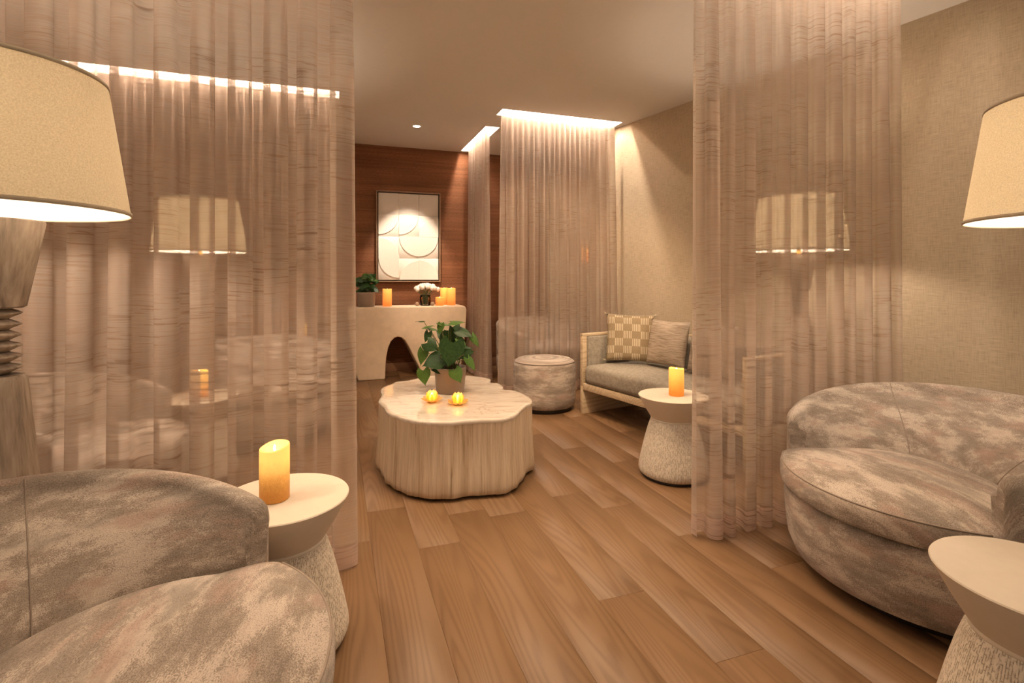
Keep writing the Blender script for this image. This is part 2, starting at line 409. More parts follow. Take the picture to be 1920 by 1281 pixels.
def checkpil():
    m, nt, out = mat('block ribbed cushion')
    tc = N(nt, 'TexCoord'); ck = N(nt, 'TexChecker'); mp = N(nt, 'Mapping'); mp.inputs['Scale'].default_value = (5.6, 6.4, 1)
    nt.links.new(tc.outputs['UV'], mp.inputs[0]); nt.links.new(mp.outputs[0], ck.inputs['Vector']); ck.inputs['Scale'].default_value = 1
    sp = N(nt, 'SeparateXYZ'); nt.links.new(tc.outputs['UV'], sp.inputs[0])
    st = math_(nt, 'SINE', math_(nt, 'MULTIPLY', sp.outputs[0], 2*PI*28))
    ln = ramp(nt, math_(nt, 'ADD', math_(nt, 'MULTIPLY', st, .5), .5), [(.45, 0.0), (.62, 1.0)])
    k = math_(nt, 'MULTIPLY', ln, ck.outputs['Fac'])
    f = noise(nt, coords(nt), 300, 2)
    base = ramp(nt, f, [(.35, (.27, .205, .125)), (.65, (.37, .285, .185))])
    pbsdf(nt, out, mix(nt, k, base, (.66, .57, .42)), .95, 0, bumpn(nt, k, .6, .004), .1); return m
M['checkpil'] = checkpil()
M['thread'] = plain('cream thread', (.66, .58, .44), .9)

# ---------------------------------------------------------------- setting
V_BACK = 6.4
WN = Vector((.858, .513, 0)).normalized(); WD = Vector((.513, -.858, 0)).normalized(); WP = Vector((1.18, 5.40, 0))   # right wall line
# floor: planks run along v
def struct(o): o['kind'] = 'structure'; return o
PW, PL = .185, 1.22
fl = box('floor', -3.4, 4.6, -1.2, 6.5, -.06, -.019, M['subfloor']); fl.rotation_euler = (0, 0, TH); struct(fl)
V, F = box_vf(-PW/2+.0003, PW/2-.0003, -PL/2+.0004, PL/2-.0004, -.019, 0)
pm = mk('plank', V, F, M['floor'], fl, smooth=False); bevel(pm, .0006, 1); pme = pm.data
first = True; rr = random.Random(3); cnt = 0
nrow = int(6.6/PW)
for i in range(nrow):
    u = -3.0 + (i+.5)*PW
    off = rr.random()*PL
    k = 0
    while True:
        v = -.9 + off - PL + (k+.5)*PL; k += 1
        if v - PL/2 > 6.45: break
        c = W(u, v)
        # only where the photograph could see it, or just beside
        if c.y < .2 or abs(c.x) > c.y*1.35+.9: continue
        if first: o = pm; first = False
        else: o = bpy.data.objects.new('plank', pme); COL.objects.link(o); o.parent = fl
        o.location = (u, v, 0); cnt += 1
print('planks', cnt)
# ceiling with slots
slots = [(1.50, 2.80, 4.63, 4.82, 'mid'), (1.50, 1.655, 5.215, 6.33, 'side'), (-3.0, .03, 4.65, 4.84, 'left'),
         (1.42, 2.82, 1.73, 1.98, 'fr'), (-3.0, .10, 2.03, 2.28, 'fl')]
U0, U1, V0, V1 = -3.4, 4.6, -1.2, 6.5
us = sorted({U0, U1} | {s[0] for s in slots} | {s[1] for s in slots}); vs = sorted({V0, V1} | {s[2] for s in slots} | {s[3] for s in slots})
lst = []
for a, b in zip(us, us[1:]):
    for c, d in zip(vs, vs[1:]):
        mu, mv = (a+b)/2, (c+d)/2
        if any(s[0] < mu < s[1] and s[2] < mv < s[3] for s in slots): continue
        lst.append(([(a, c, CE), (b, c, CE), (b, d, CE), (a, d, CE)], [(0, 3, 2, 1)]))
Vc, Fc = join_vf(lst)
ceil = mk('ceiling', Vc, Fc, M['ceiling'], smooth=False); ceil.rotation_euler = (0, 0, TH); struct(ceil)
for a, b, c, d, nm in slots:
    h = CE+.16; t = .012
    q = [box_vf(a, b, c-t, c, CE+.0, h), box_vf(a, b, d, d+t, CE+.0, h), box_vf(a-t, a, c-t, d+t, CE, h), box_vf(b, b+t, c-t, d+t, CE, h), box_vf(a-t, b+t, c-t, d+t, h, h+t)]
    Vq, Fq = join_vf(q); o = mk('curtain_recess', Vq, Fq, M['slot'], ceil, smooth=False)
    if (d-c) < (b-a): box('light_strip', a+.03, b-.09, c+.040, c+.058, h-.02, h-.004, M['covedim' if nm in ('fr', 'fl', 'left') else 'cove'], ceil); box('light_strip', a+.03, b-.09, d-.045, d-.027, h-.02, h-.004, M['covedim' if nm in ('fr', 'fl', 'left') else 'cove'], ceil)  # the rear strip of each pair is added to back-light the voile
    else: box('light_strip', a+.025, a+.045, c+.03, d-.03, h-.02, h-.004, M['cove'], ceil)
wb = box('wall_back', -3.4, 3.2, V_BACK, V_BACK+.1, 0, CE, M['rust']); wb.rotation_euler = (0, 0, TH); struct(wb)
bb = box('baseboard_back', -3.3, 2.6, V_BACK-.014, V_BACK, 0, .10, M['base'], bev=.003); bb.rotation_euler = (0, 0, TH); struct(bb)
wl = box('wall_left', -3.12, -3.0, -1.2, V_BACK, 0, CE, M['weave']); wl.rotation_euler = (0, 0, TH); struct(wl)
ang = math.atan2(WD.y, WD.x)
wr = box('wall_right', -1.4, 6.5, 0, .1, 0, CE, M['weave']); wr.location = WP; wr.rotation_euler = (0, 0, ang); struct(wr)
br = box('baseboard_right', -1.2, 6.2, -.012, 0, 0, .10, M['plaster'], bev=.003); br.location = WP; br.rotation_euler = (0, 0, ang); struct(br)

# ---------------------------------------------------------------- downlights
def spot(loc, target, power, size=80, blend=.6, color=WARM, rad=.03, name='spot'):
    l = bpy.data.lights.new(name, 'SPOT'); l.energy = power; l.spot_size = math.radians(size); l.spot_blend = blend
    l.color = color; l.shadow_soft_size = rad
    o = bpy.data.objects.new(name, l); COL.objects.link(o); o.location = loc
    o.rotation_euler = (Vector(target)-Vector(loc)).to_track_quat('-Z', 'Y').to_euler(); return o
def downlight(u, v, label, target=None, power=P_DOWN, size=95, group=None, color=WARM):
    p = W(u, v, CE)
    t = thing('downlight', label, 'ceiling light', (p.x, p.y, CE), 0, group)
    lathe('trim_ring', [(.036, -.002), (.040, -.006), (.052, -.004), (.054, 0), (.036, .0)], M['trimwhite'], t, 32)
    lathe('lens', [(0, -.0025), (.036, -.0025), (.036, .0)], M['lens'], t, 24)
    tg = (p.x, p.y, 0) if target is None else target
    s = spot((p.x, p.y, CE-.02), tg, power, size, .5 if target is not None else .8, color, .012 if target is not None else .03); 
    return t
at = W(.85, 6.4, 1.12)
downlight(.81, 5.45, 'small round recessed downlight shining in the ceiling before the artwork', at, P_ART, 43, color=(1, .80, .62))
downlight(.55, 2.55, 'recessed downlight over the front edge of the stump coffee table', None, P_DOWN*1.05)
downlight(.70, 1.0, 'recessed downlight over the open floor in the foreground', None, P_DOWN*.42)
downlight(-1.6, 3.0, 'added unseen downlight over the seats behind the large left curtain', None, P_DOWN*.35)  # unseen fitting, added to light the seats behind the curtain
downlight(1.15, 2.35, 'added unseen downlight for the area before the grey sofa', None, P_DOWN*1.1)  # added fitting, kept out of view, lifts the middle of the room
downlight(-.9, 1.0, 'added unseen downlight over the nearest left lounge chair', None, P_DOWN*.18)  # unseen fitting, added for some light on this chair
downlight(2.3, .9, 'added unseen downlight over the right lounge chair', None, P_DOWN*.12)  # weak added light, its fitting is out of view

downlight(1.42, 2.45, 'added unseen downlight brightening the ottoman and the middle curtain', W(2.05, 4.6, .75), P_DOWN*2.6, 62)  # fill out of frame, added to brighten ottoman and middle curtain
downlight(.20, 2.50, 'added unseen downlight brightening the arched console', W(.85, 5.9, .55), P_DOWN*1.05, 44)  # another added fill out of frame, brightens the console

# ---------------------------------------------------------------- curtains
def curtain(name, label, a, b, pitch, amp, seed, top=CE+.13, bottom=.012, overlap=.17, flare=.012, group='sheer ceiling-hung curtains', endflare=0.0):
    """a,b: plan points (u,v) of the track. rest pleats wander a little from fold to fold."""
    rn = random.Random(seed)
    A, B = W(*a), W(*b); L = (B-A).length; D = (B-A).normalized(); Nn = Vector((-D.y, D.x, 0))
    t = thing(name, label, 'curtain', (A.x, A.y, 0), math.atan2(D.y, D.x), group)
    n = max(3, round(L/pitch)); p = L/n; sub = 22
    amps = [amp*(.75+.5*rn.random()) for _ in range(n+2)]; ov = [overlap*(.55+.9*rn.random()) for _ in range(n+2)]
    sh = [p*.22*(rn.random()-.5) for _ in range(n+2)]; sk = [(rn.random()-.5)*.8 for _ in range(n+2)]
    def P(s, zz):
        k = min(int(s), n-1); f = s-k
        def lp(arr): return arr[k]*(1-f)+arr[k+1]*f
        h = 1-zz                                # 0 top .. 1 bottom
        g = .7+.15*h+.55*h**3
        x = p*s + lp(sh)*h*1.6 - lp(ov)*p*math.sin(4*PI*s + lp(sk))*(.6+.5*min(1, h*3))
        y = lp(amps)*g*math.sin(2*PI*s) + .006*math.sin(2*PI*s*2.3+seed)*h
        x += (s/n-.5)*flare*2*h + endflare*h*h
        return x, y
    nz = 16; hemz = .085
    def build(nm, z0, z1, rows, m):
        V, F, UV = [], [], []; cols = n*sub
        for j in range(rows+1):
            z = z0+(z1-z0)*j/rows; arc = 0; pv = None
            for i in range(cols+1):
                x, y = P(i/sub, (z-bottom)/(top-bottom))
                if pv: arc += math.hypot(x-pv[0], y-pv[1])
                pv = (x, y)
                V.append((x, y, z + (.004*math.sin(2*PI*i/sub) if z < .03 else 0))); UV.append((arc+seed*3.1, z+.010*math.sin(arc*9+z*2)))
        for j in range(rows):
            for i in range(cols):
                q = j*(cols+1)+i; F.append((q, q+1, q+cols+2, q+cols+1))
        return mk(nm, V, F, m, t, True, UV)
    build('sheer_panel', bottom+hemz, top, nz, M['sheer'])
    build('bottom_hem', bottom, bottom+hemz, 3, M['sheerhem'])
    box('curtain_track', -.02, L+.02, -.012, .012, top, top+.02, M['trimwhite'], t)
    for k in range(n+1):
        x, y = P(min(k, n-.001), 1)
        lathe('track_glider', [(0, top-.012), (.006, top-.01), (.006, top), (0, top)], M['trimwhite'], t, 8, loc=(x, y*.3, 0))
    return t
curtain('sheer_curtain', 'wide mauve sheer curtain hanging behind the near left lamp and chair', (-2.7, 2.155), (.045, 2.155), .118, .048, 11)
curtain('sheer_curtain', 'mauve sheer curtain on the right, its hem beside the right lounge chair', (1.49, 1.86), (2.76, 1.86), .102, .032, 12, overlap=.13)
curtain('sheer_curtain', 'middle mauve sheer curtain hanging behind the round ottoman', (1.53, 4.745), (2.76, 4.745), .115, .036, 13, endflare=0, flare=.02)
curtain('sheer_curtain', 'narrow sheer curtain seen end on at the right end of the console', (1.575, 5.36), (1.575, 6.2), .105, .045, 14, flare=.0)
curtain('sheer_curtain', 'far left sheer curtain seen through the wide left one', (-2.7, 4.765), (-.02, 4.765), .125, .036, 15)

# ---------------------------------------------------------------- lounge chair (faces local +x)
def smooth(a, b, x):
    t = max(0, min(1, (x-a)/(b-a))); return t*t*(3-2*t)
CR = .485
def build_chair(label, loc, rz):
    t = thing('lounge_chair', label, 'armchair', loc, rz, 'round mottled lounge chairs')
    lathe('plinth', [(0, 0), (.36, 0), (.37, .01), (.37, .055), (0, .055)], M['black'], t, 48)
    n = 96
    # base drum with uv along the wall
    prof = [(.30, .052), (.42, .05), (.452, .062), (.470, .11), (.480, .19), (.484, .26), (.480, .300), (.462, .312), (.30, .312)]
    V, F, UV = [], [], []
    for r, z in prof:
        for i in range(n+1):
            a = 2*PI*i/n; V.append((r*math.cos(a), r*math.sin(a), z)); UV.append((a*CR, z if r > .4 else z+(.45-r)))
    for j in range(len(prof)-1):
        for i in range(n):
            q = j*(n+1)+i; F.append((q, q+1, q+n+2, q+n+1))
    mk('base', V, F, M['mottled'], t, True, UV)
    # seat cushion
    OC, OR = .185, .325
    def rho(a): return OC*math.cos(a)+math.sqrt(max(.001, OR*OR-(OC*math.sin(a))**2))
    AH = math.radians(55)
    def rb(a):
        d = abs((a+PI) % (2*PI)-PI); w = smooth(AH-math.radians(3), AH+math.radians(9), d)
        return (.490+.016*math.cos(d*1.4))*(1-w)+(rho(a)+.03)*w
    rings = [(0, .462), (.25, .460), (.5, .452), (.7, .440), (.85, .425), (.93, .413), (.975, .402), (.992, .394), (1.0, .382), (1.004, .355), (1.0, .333), (.985, .322), (.95, .317), (.6, .316)]
    V, F, UV = [], [], []
    for f, z in rings:
        for i in range(n+1):
            a = 2*PI*i/n; r = rb(a); x, y = .15+(r*math.cos(a)-.15)*f, r*math.sin(a)*f; V.append((x, y, z))
            UV.append((y+2, x*.9-(z-.40 if f > .98 else 0)))
    for j in range(len(rings)-1):
        for i in range(n):
            q = j*(n+1)+i; F.append((q, q+n+1, q+n+2, q+1))
    se = mk('seat_cushion', V, F, M['mottled'], t, True, UV)
    pts = [(rb(a)*.985*math.cos(a), rb(a)*.985*math.sin(a), .4005) for a in [math.radians(-51+102*i/40) for i in range(41)]]
    tube('piping', pts, .0035, M['welt'], se, 6)
    # back shell: upright outside, reclined inside
    def ztop(a):
        d = abs(PI-a)/(PI-AH); return .682-.122*d**2.4
    def section(a, s):
        zt = ztop(a)-(1-s)*.030; ri = rho(a); ro = CR; k = (1-s)*.022
        P = [(ri+k, .30), (ri+k, .385)]
        rt = ro-.062; rad = .028
        for i in range(1, 9):                       # reclined inner face with a soft belly
            f = i/9; P.append((ri+k+(rt-ri-2*k)*(f-.16*math.sin(PI*f)*(1-s*0)*min(1, (rt-ri)/.2)), .385+(zt-.03-.385)*f))
        for i in range(0, 9):
            q = PI*i/8; P.append(((rt+ro)/2-math.cos(q)*((ro-rt)/2-k*.5), zt-.03+math.sin(q)*.030))
        for i in range(1, 6):
            f = i/6; P.append((ro-k*.8, zt-.03+(.312-zt+.03)*f))
        P.append((ro-k*.8, .312)); P.append((ro-.03, .30))
        return P
    a0 = AH; m_ = 120; NA = []
    for da, s_ in ((0, 0), (.006, .35), (.016, .65), (.032, .88), (.055, 1.0)): NA.append((a0+da, s_))
    mid = [(a0+.055+(2*PI-2*a0-.11)*i/m_, 1.0) for i in range(1, m_)]
    NA = NA+mid+[(2*PI-a, s_) for a, s_ in reversed(NA)]
    V, F, UV = [], [], []; ns = None
    for a, s_ in NA:
        P = section(a, s_); ns = len(P); L_ = 0; pv = None
        for r, z in P:
            if pv: L_ += math.hypot(r-pv[0], z-pv[1])
            pv = (r, z); V.append((r*math.cos(a), r*math.sin(a), z)); UV.append((a*.42+7, L_*1.0))
    for j in range(len(NA)-1):
        for k in range(ns-1): F.append((j*ns+k, j*ns+k+1, (j+1)*ns+k+1, (j+1)*ns+k))
    F.append(tuple(range(ns))); F.append(tuple((len(NA)-1)*ns+k for k in range(ns-1, -1, -1)))
    bk = mk('backrest', V, F, M['mottled'], t, True, UV)
    bm = bmesh.new(); bm.from_mesh(bk.data); bmesh.ops.recalc_face_normals(bm, faces=bm.faces)
    for f_ in bm.faces:
        if len(f_.verts) > 4:
            f_.smooth = False
            for lp in f_.loops: lp[bm.loops.layers.uv.active].uv = (lp.vert.co.xy.length+3, lp.vert.co.z)
    bm.to_mesh(bk.data); bm.free()
    for sg in (-1, 1):                     # upright seams inside the back
        a = PI+sg*math.radians(52)
        tube('seam', [((r-.0008)*math.cos(a), (r-.0008)*math.sin(a), z) for r, z in section(a, 1)[1:14]], .0018, M['welt'], bk, 6)
    return t
ch = build_chair('nearest mottled lounge chair at the bottom left, beside the lit candle table', (-.855, .925, 0), math.radians(8))
dup(ch, (1.575, 1.935, 0), math.radians(197), 'mottled lounge chair at the right, before the sheer curtain and beige wall')
dup(ch, (-2.02, 2.27, 0), math.radians(5), 'lounge chair just behind the wide left curtain, lower of the two outlines there')
dup(ch, (-1.80, 3.75, 0), math.radians(-60), 'lounge chair deeper behind the left curtain, right of the curtained candle')
dup(ch, (.307, 5.711, 0), math.radians(-60), 'lounge chair faintly seen through the middle curtain behind the ottoman')

# ---------------------------------------------------------------- side tables
def build_side(label, loc):
    t = thing('side_table', label, 'side table', loc, 0, 'hourglass side tables')
    lathe('tabletop', [(0, .330), (.120, .330), (.1265, .338), (.16, .392), (.194, .455), (.1965, .461), (.194, .464), (0, .464)], M['plaster'], t, 96, ang=50)
    lathe('collar', [(.121, .322), (.1255, .324), (.1265, .333), (.121, .335)], M['plaster'], t, 72)
    V, F, UV = [], [], []; prof = [(0, .012), (.165, .012), (.178, .014), (.190, .022), (.196, .040), (.1945, .06), (.182, .12), (.166, .19), (.148, .26), (.132, .31), (.124, .328), (0, .328)]; n = 96
    for r, z in prof:
        for i in range(n+1):
            a = 2*PI*i/n; V.append((r*math.cos(a), r*math.sin(a), z)); UV.append((a*.16, z))
    for j in range(len(prof)-1):
        for i in range(n):
            q = j*(n+1)+i; F.append((q, q+1, q+n+2, q+n+1))
    mk('basket_weave_base', V, F, M['basket'], t, True, UV)
    lathe('foot_ring', [(0, 0), (.176, 0), (.178, .013), (0, .013)], M['black'], t, 48)
    return t
stb = build_side('cream hourglass side table beside the nearest left lounge chair, candle on top', (-.715, 1.60, 0))
dup(stb, (1.20, 1.165, 0), .7, 'empty cream hourglass side table at the bottom right corner')
dup(stb, (.9375, 2.98, 0), 1.3, 'cream hourglass side table in front of the grey sofa, candle on top')
dup(stb, (-1.79, 2.94, 0), 2.0, 'cream side table with a candle, seen through the wide left curtain')
dup(stb, (-2.25, 5.50, 0), 2.6, 'faint far side table with a small candle behind the left curtains')

# ---------------------------------------------------------------- pillar candles
def candle(label, loc, r, h, m, group='lit pillar candles', hollow=True, seed=1, slant=.0):
    t = thing('pillar_candle', label, 'candle', loc, seed*1.7, group)
    rn = random.Random(seed); ph = rn.random()*6
    def j(rr, z, a, k):
        if z > h*.8: z += slant*math.cos(a+ph)*(rr/r)+.0015*math.sin(3*a+ph)
        return rr*(1+.012*math.sin(2*a+ph)), z
    o = lathe('wax_body', [(0, 0), (r*.94, 0), (r, .003), (r, h*.5), (r*.995, h-.005), (r*.97, h), (r*.86, h-.001), (r*.78, h-.008), (r*.5, h-.016), (0, h-.018)], m, t, 40, jit=j)
    s = h
    o.data.update()
    lathe('wick_flame', [(0, h-.018), (.0022, h-.016), (.0036, h-.008), (.0028, h-.001), (0, h+.004)], M['flame'], t, 10)
    return t
def glow(loc, e, r=.02, c=(1, .55, .2)):
    l = bpy.data.lights.new('candle_light', 'POINT'); l.energy = e; l.color = c; l.shadow_soft_size = r
    o = bpy.data.objects.new('candle_light', l); COL.objects.link(o); o.location = loc
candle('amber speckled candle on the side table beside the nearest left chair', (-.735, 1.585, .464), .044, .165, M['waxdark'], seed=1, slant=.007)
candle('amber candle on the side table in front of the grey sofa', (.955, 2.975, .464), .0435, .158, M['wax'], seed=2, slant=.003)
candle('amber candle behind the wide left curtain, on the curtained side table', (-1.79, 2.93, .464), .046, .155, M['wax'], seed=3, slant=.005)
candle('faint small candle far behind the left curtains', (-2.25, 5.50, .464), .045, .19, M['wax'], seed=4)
for p, e in (((-.735, 1.585, .70), .5), ((.955, 2.975, .70), .5), ((-1.79, 2.93, .70), .5)): glow(p, e)

# ---------------------------------------------------------------- table and floor lamps
def build_lamp(label, loc, rz=0):
    t = thing('table_lamp', label, 'lamp', loc, rz, 'turned grey wood floor lamps')
    t.name = 'floor_lamp'
    lathe('lower_column', [(0, 0), (.150, 0), (.155, .01), (.155, .03), (.135, .20), (.108, .45), (.088, .66), (.066, .895), (.060, .905), (0, .908)], M['drift'], t, 40, ang=50, jit=lambda r, z, a, k: (r*(1+.015*math.sin(3*a+z*5)), z))
    z = .908
    for k in range(6):
        lathe('turned_disc', [(0, z), (.030, z), (.036, z+.004), (.054, z+.0135), (.056, z+.016), (.050, z+.0195), (.034, z+.026), (.030, z+.0275), (0, z+.0275)], M['drift'], t, 36, jit=lambda r, z_, a, kk: (r*(1+.02*math.sin(2*a+k)), z_+.0015*math.sin(a+k) if r > .04 else z_))
        z += .0275
    lathe('cup', [(0, z), (.056, z), (.064, z+.004), (.082, 1.18), (.1005, 1.288), (.098, 1.293), (0, 1.294)], M['drift'], t, 48, ang=50, jit=lambda r, z, a, k: (r*(1+.008*math.sin(4*a)), z))
    lathe('stem', [(0, 1.29), (.012, 1.29), (.012, 1.37), (0, 1.37)], M['brass'], t, 16)
    lathe('bulb', [(0, 1.365), (.014, 1.37), (.02, 1.385), (.033, 1.41), (.033, 1.43), (.02, 1.452), (0, 1.46)], M['bulb'], t, 20)
    sh = lathe('lamp_shade', [(.278, 1.318), (.2285, 1.662)], M['shade'], t, 96)
    lathe('shade_lining', [(.2755, 1.319), (.226, 1.661)], M['lining'], sh, 96)
    lathe('shade_binding', [(.2765, 1.316), (.2805, 1.316), (.280, 1.326), (.2765, 1.326), (.2765, 1.316)], M['shadetrim'], sh, 96)
    lathe('shade_binding', [(.2275, 1.654), (.2315, 1.654), (.2305, 1.664), (.2270, 1.664), (.2275, 1.654)], M['shadetrim'], sh, 96)
    return t
def lamp_light(loc, e=P_BULB):
    l = bpy.data.lights.new('lamp_light', 'POINT'); l.energy = e; l.color = LAMPC; l.shadow_soft_size = .045
    o = bpy.data.objects.new('lamp_light', l); COL.objects.link(o); o.location = (loc[0], loc[1], 1.42)
LP = [(-1.29, 1.27), (1.65, 1.455), (1.82, 3.25), (-2.07, 3.40)]
lamp = build_lamp('large lamp at the left edge with turned grey wood base and cream shade', (*LP[0], 0))
dup(lamp, (*LP[1], 0), 1.0, 'lamp at the right edge, cream shade against the beige wall')
dup(lamp, (*LP[2], 0), 2.0, 'lamp glowing through the right sheer curtain')
dup(lamp, (*LP[3], 0), 3.0, 'lamp glowing through the wide left sheer curtain')
for p in LP: lamp_light(p)

# ---------------------------------------------------------------- stump coffee table
tr = [(68,575),(76,592),(100,612),(112,635),(128,650),(160,664),(200,680),(260,695),(340,708),(430,712),(520,712),(600,705),(700,698),(790,695),(870,688),(915,672),(945,655),(965,635),(1000,605),(1033,590),(1035,572),(1010,550),(960,525),(910,512),(855,507),(852,488),(822,468),(775,462),(770,440),(700,426),(620,418),(520,412),(420,418),(340,430),(262,448),(180,458),(152,472),(100,490),(80,512),(88,540)]
ZT = .41; cp = []
for x, y in tr:
    px, py = 690+x/3.372, 580+y/3.372; Y = (H-ZT)*960/(py-520); cp.append(Vector(((px-960)/960*Y, Y)))
cen = sum(cp, Vector((0, 0)))/len(cp)
# resample with a closed catmull-rom, then flute it
def catmull(P, per):
    o = []; n = len(P)
    for i in range(n):
        a, b, c, d = P[i-1], P[i], P[(i+1) % n], P[(i+2) % n]
        for k in range(per):
            t = k/per; o.append(.5*((2*b)+(c-a)*t+(2*a-5*b+4*c-d)*t*t+(3*b-a-3*c+d)*t**3))
    return o
rng = catmull([p-cen for p in cp], 18); nr = len(rng)
ct = thing('coffee_table', 'large cream tree stump coffee table with polished wavy edged top', 'coffee table', (cen.x, cen.y, 0))
rn = random.Random(5); fl_ = []; v_ = 0
for i in range(nr):
    v_ = v_*.45+rn.uniform(-1, 1)*.75; fl_.append(v_)
V, F, UV = [], [], []; rows = [(.012, .985), (.02, 1.02), (.05, 1.028), (.10, 1.022), (.18, 1.008), (.26, 1.0), (.34, .997), (.385, .998), (.398, 1.0)]
for j, (z, s) in enumerate(rows):
    arc = 0
    for i in range(nr+1):
        p = rng[i % nr]; q = rng[(i+1) % nr]; d = p.normalized()
        w = .0030*fl_[i % nr]*(1 if j < 7 else .3) + .007*(1-min(1, z/.25))*math.sin(i*.21)*.6
        r = p*s + d*w; V.append((r.x, r.y, z)); UV.append((arc, z)); arc += (q-p).length
for j in range(len(rows)-1):
    for i in range(nr):
        q = j*(nr+1)+i; F.append((q, q+1, q+nr+2, q+nr+1))
mk('fluted_side', V, F, M['bark'], ct, True, UV)
V, F = [], []
for f, z in ((1.0, .390), (1.004, .398), (1.002, .406), (.994, .410), (.96, .4105), (.6, .4105), (.25, .4105)):
    for i in range(nr): V.append((rng[i].x*f, rng[i].y*f, z))
for j in range(6):
    for i in range(nr): F.append((j*nr+i, j*nr+(i+1) % nr, (j+1)*nr+(i+1) % nr, (j+1)*nr+i))
F.append(tuple(6*nr+i for i in range(nr)))
mk('polished_top', V, F, M['marble'], ct, True)
V = [(p.x*.93, p.y*.93, z) for z in (0, .02) for p in rng]; F = [tuple(range(nr-1, -1, -1)), tuple(range(nr, 2*nr))]+[(i, (i+1) % nr, (i+1) % nr+nr, i+nr) for i in range(nr)]
mk('recessed_foot', V, F, M['black'], ct, False)

# ---------------------------------------------------------------- potted plants
def leaf_mesh(nm, m):
    V, F = [], []; nu, nv = 8, 10
    for j in range(nv+1):
        s = j/nv                                    # base lobe to tip
        wd = (1.05*math.sin(PI*min(1, (s*.93+.12))**.78))*(1-.25*s)*.5 if s < 1 else 0
        yy = -.16+1.16*s
        for i in range(nu+1):
            x = (i/nu*2-1); lob = .16*(1-abs(x))*(max(0, 1-s*4))
            V.append((x*wd, yy+lob - .10*abs(x)**2*max(0, 1-s*3), -.16*s*s-.10*(x*wd*2)**2+.03*abs(x)))
    for j in range(nv):
        for i in range(nu):
            q = j*(nu+1)+i; F.append((q, q+1, q+nu+2, q+nu+1))
    me = bpy.data.meshes.new(nm); me.from_pydata(V, [], F); me.materials.append(m)
    me.polygons.foreach_set('use_smooth', [True]*len(me.polygons)); me.update(); return me
LD = leaf_mesh('leaf_dark', M['leafdark']); LL = leaf_mesh('leaf_light', M['leaflight'])
def put_leaf(parent, base, tip, nrm, size, wid, me, label=None):
    t = Vector(tip).normalized(); n = Vector(nrm); n = (n - t*n.dot(t)).normalized(); x = t.cross(n)
    m = Matrix((( x.x*size*wid, t.x*size, n.x*size, base[0]), (x.y*size*wid, t.y*size, n.y*size, base[1]), (x.z*size*wid, t.z*size, n.z*size, base[2]), (0, 0, 0, 1)))
    o = bpy.data.objects.new('leaf', me); COL.objects.link(o); o.parent = parent; o.matrix_local = m; return o
def plant(label, loc, potr, poth, sc, leaves, m_pot, rz=0):
    t = thing('potted_plant', label, 'plant', loc, rz, None)
    lathe('pot', [(0, 0), (potr*.80, 0), (potr*.86, .004), (potr*.94, poth*.35), (potr, poth*.92), (potr, poth), (potr*.95, poth), (potr*.93, poth*.86), (potr*.9, poth*.5)], m_pot, t, 56)
    lathe('soil', [(potr*.925, poth*.80), (potr*.6, poth*.86), (0, poth*.87)], M['soil'], t, 24, jit=lambda r, z, a, k: (r, z+.003*math.sin(5*a)))
    for (x, z, y, s, wd, ta, flat, lt) in leaves:
        # x, z: place of the leaf's middle; y: towards the viewer (negative); ta: tip bearing in the x-z plane; flat: 0 faces viewer, 1 lies level
        a = math.radians(ta); tip = Vector((math.cos(a), -.25 if y < 0 else .2, math.sin(a)))
        nrm = Vector((0.15*x/.1 if False else .1*math.copysign(1, x), -1, .5)).lerp(Vector((0, -.12, 1)), flat)
        s_ = s*sc; c = Vector((x*sc, y*sc, z*sc+poth)); b = c - tip.normalized()*s_*.42
        put_leaf(t, b, tip, nrm, s_, wd, LL if lt else LD)
        r0 = Vector((x*.25*sc, y*.3*sc, poth*.84)); mid = r0.lerp(b, .55)+Vector((x*-.1*sc, 0, .02*sc))
        tube('stem', [r0, mid, b], [.0032*sc, .0026*sc, .002*sc], M['stem'], t, 6)
    return t
k_ = .00043
raw = [(230,915,-.10,200,.95,-80,.1,1),(720,890,-.11,190,1.0,-60,.1,1),(345,690,-.09,250,1.1,-160,.15,0),(180,640,-.05,210,.75,-100,.1,1),
 (330,480,-.06,190,1.1,-35,.1,0),(620,560,-.12,320,1.1,-100,.15,0),(240,350,-.02,150,.75,-110,.1,0),(860,590,-.02,150,1.05,20,.1,0),
 (910,740,-.05,200,.6,-55,.45,1),(810,290,-.02,220,.8,-20,.45,0),(960,410,-.01,190,.55,-55,.3,1),(690,130,.0,200,.9,5,.85,1),
 (500,160,.0,170,.7,-10,.8,1),(440,230,-.03,150,.7,-100,.2,1),(330,240,.02,150,.7,-15,.8,1),(270,190,-.02,150,.6,15,.8,1),
 (120,125,.03,120,.5,178,.95,0),(600,340,.02,190,.9,-60,.3,0),(450,400,.03,160,.9,-120,.2,0),(770,420,-.03,150,.8,-40,.4,1),
 (400,820,-.07,150,.9,170,.6,0),(540,320,.04,150,.6,30,.5,1),(700,400,.05,200,.9,-30,.3,0),(520,690,-.04,220,1.0,-150,.2,0),
 (700,640,.02,190,1.0,-20,.3,0),(470,560,.03,210,1.0,160,.2,0),(420,330,.08,170,.9,140,.5,0),(650,250,.08,170,.9,60,.5,0),(560,480,.1,220,1,90,.4,0),(800,560,.08,180,.9,10,.4,0)]
lv = [((x-585)*k_, (800-y)*k_, d, s*k_*1.12, w, ta, fl, lt) for x, y, d, s, w, ta, fl, lt in raw]
plant('green heart leaved plant in taupe pot on the stump coffee table', (-.398, 3.30, ZT), .101, .165, 1.0, lv, M['pot'])

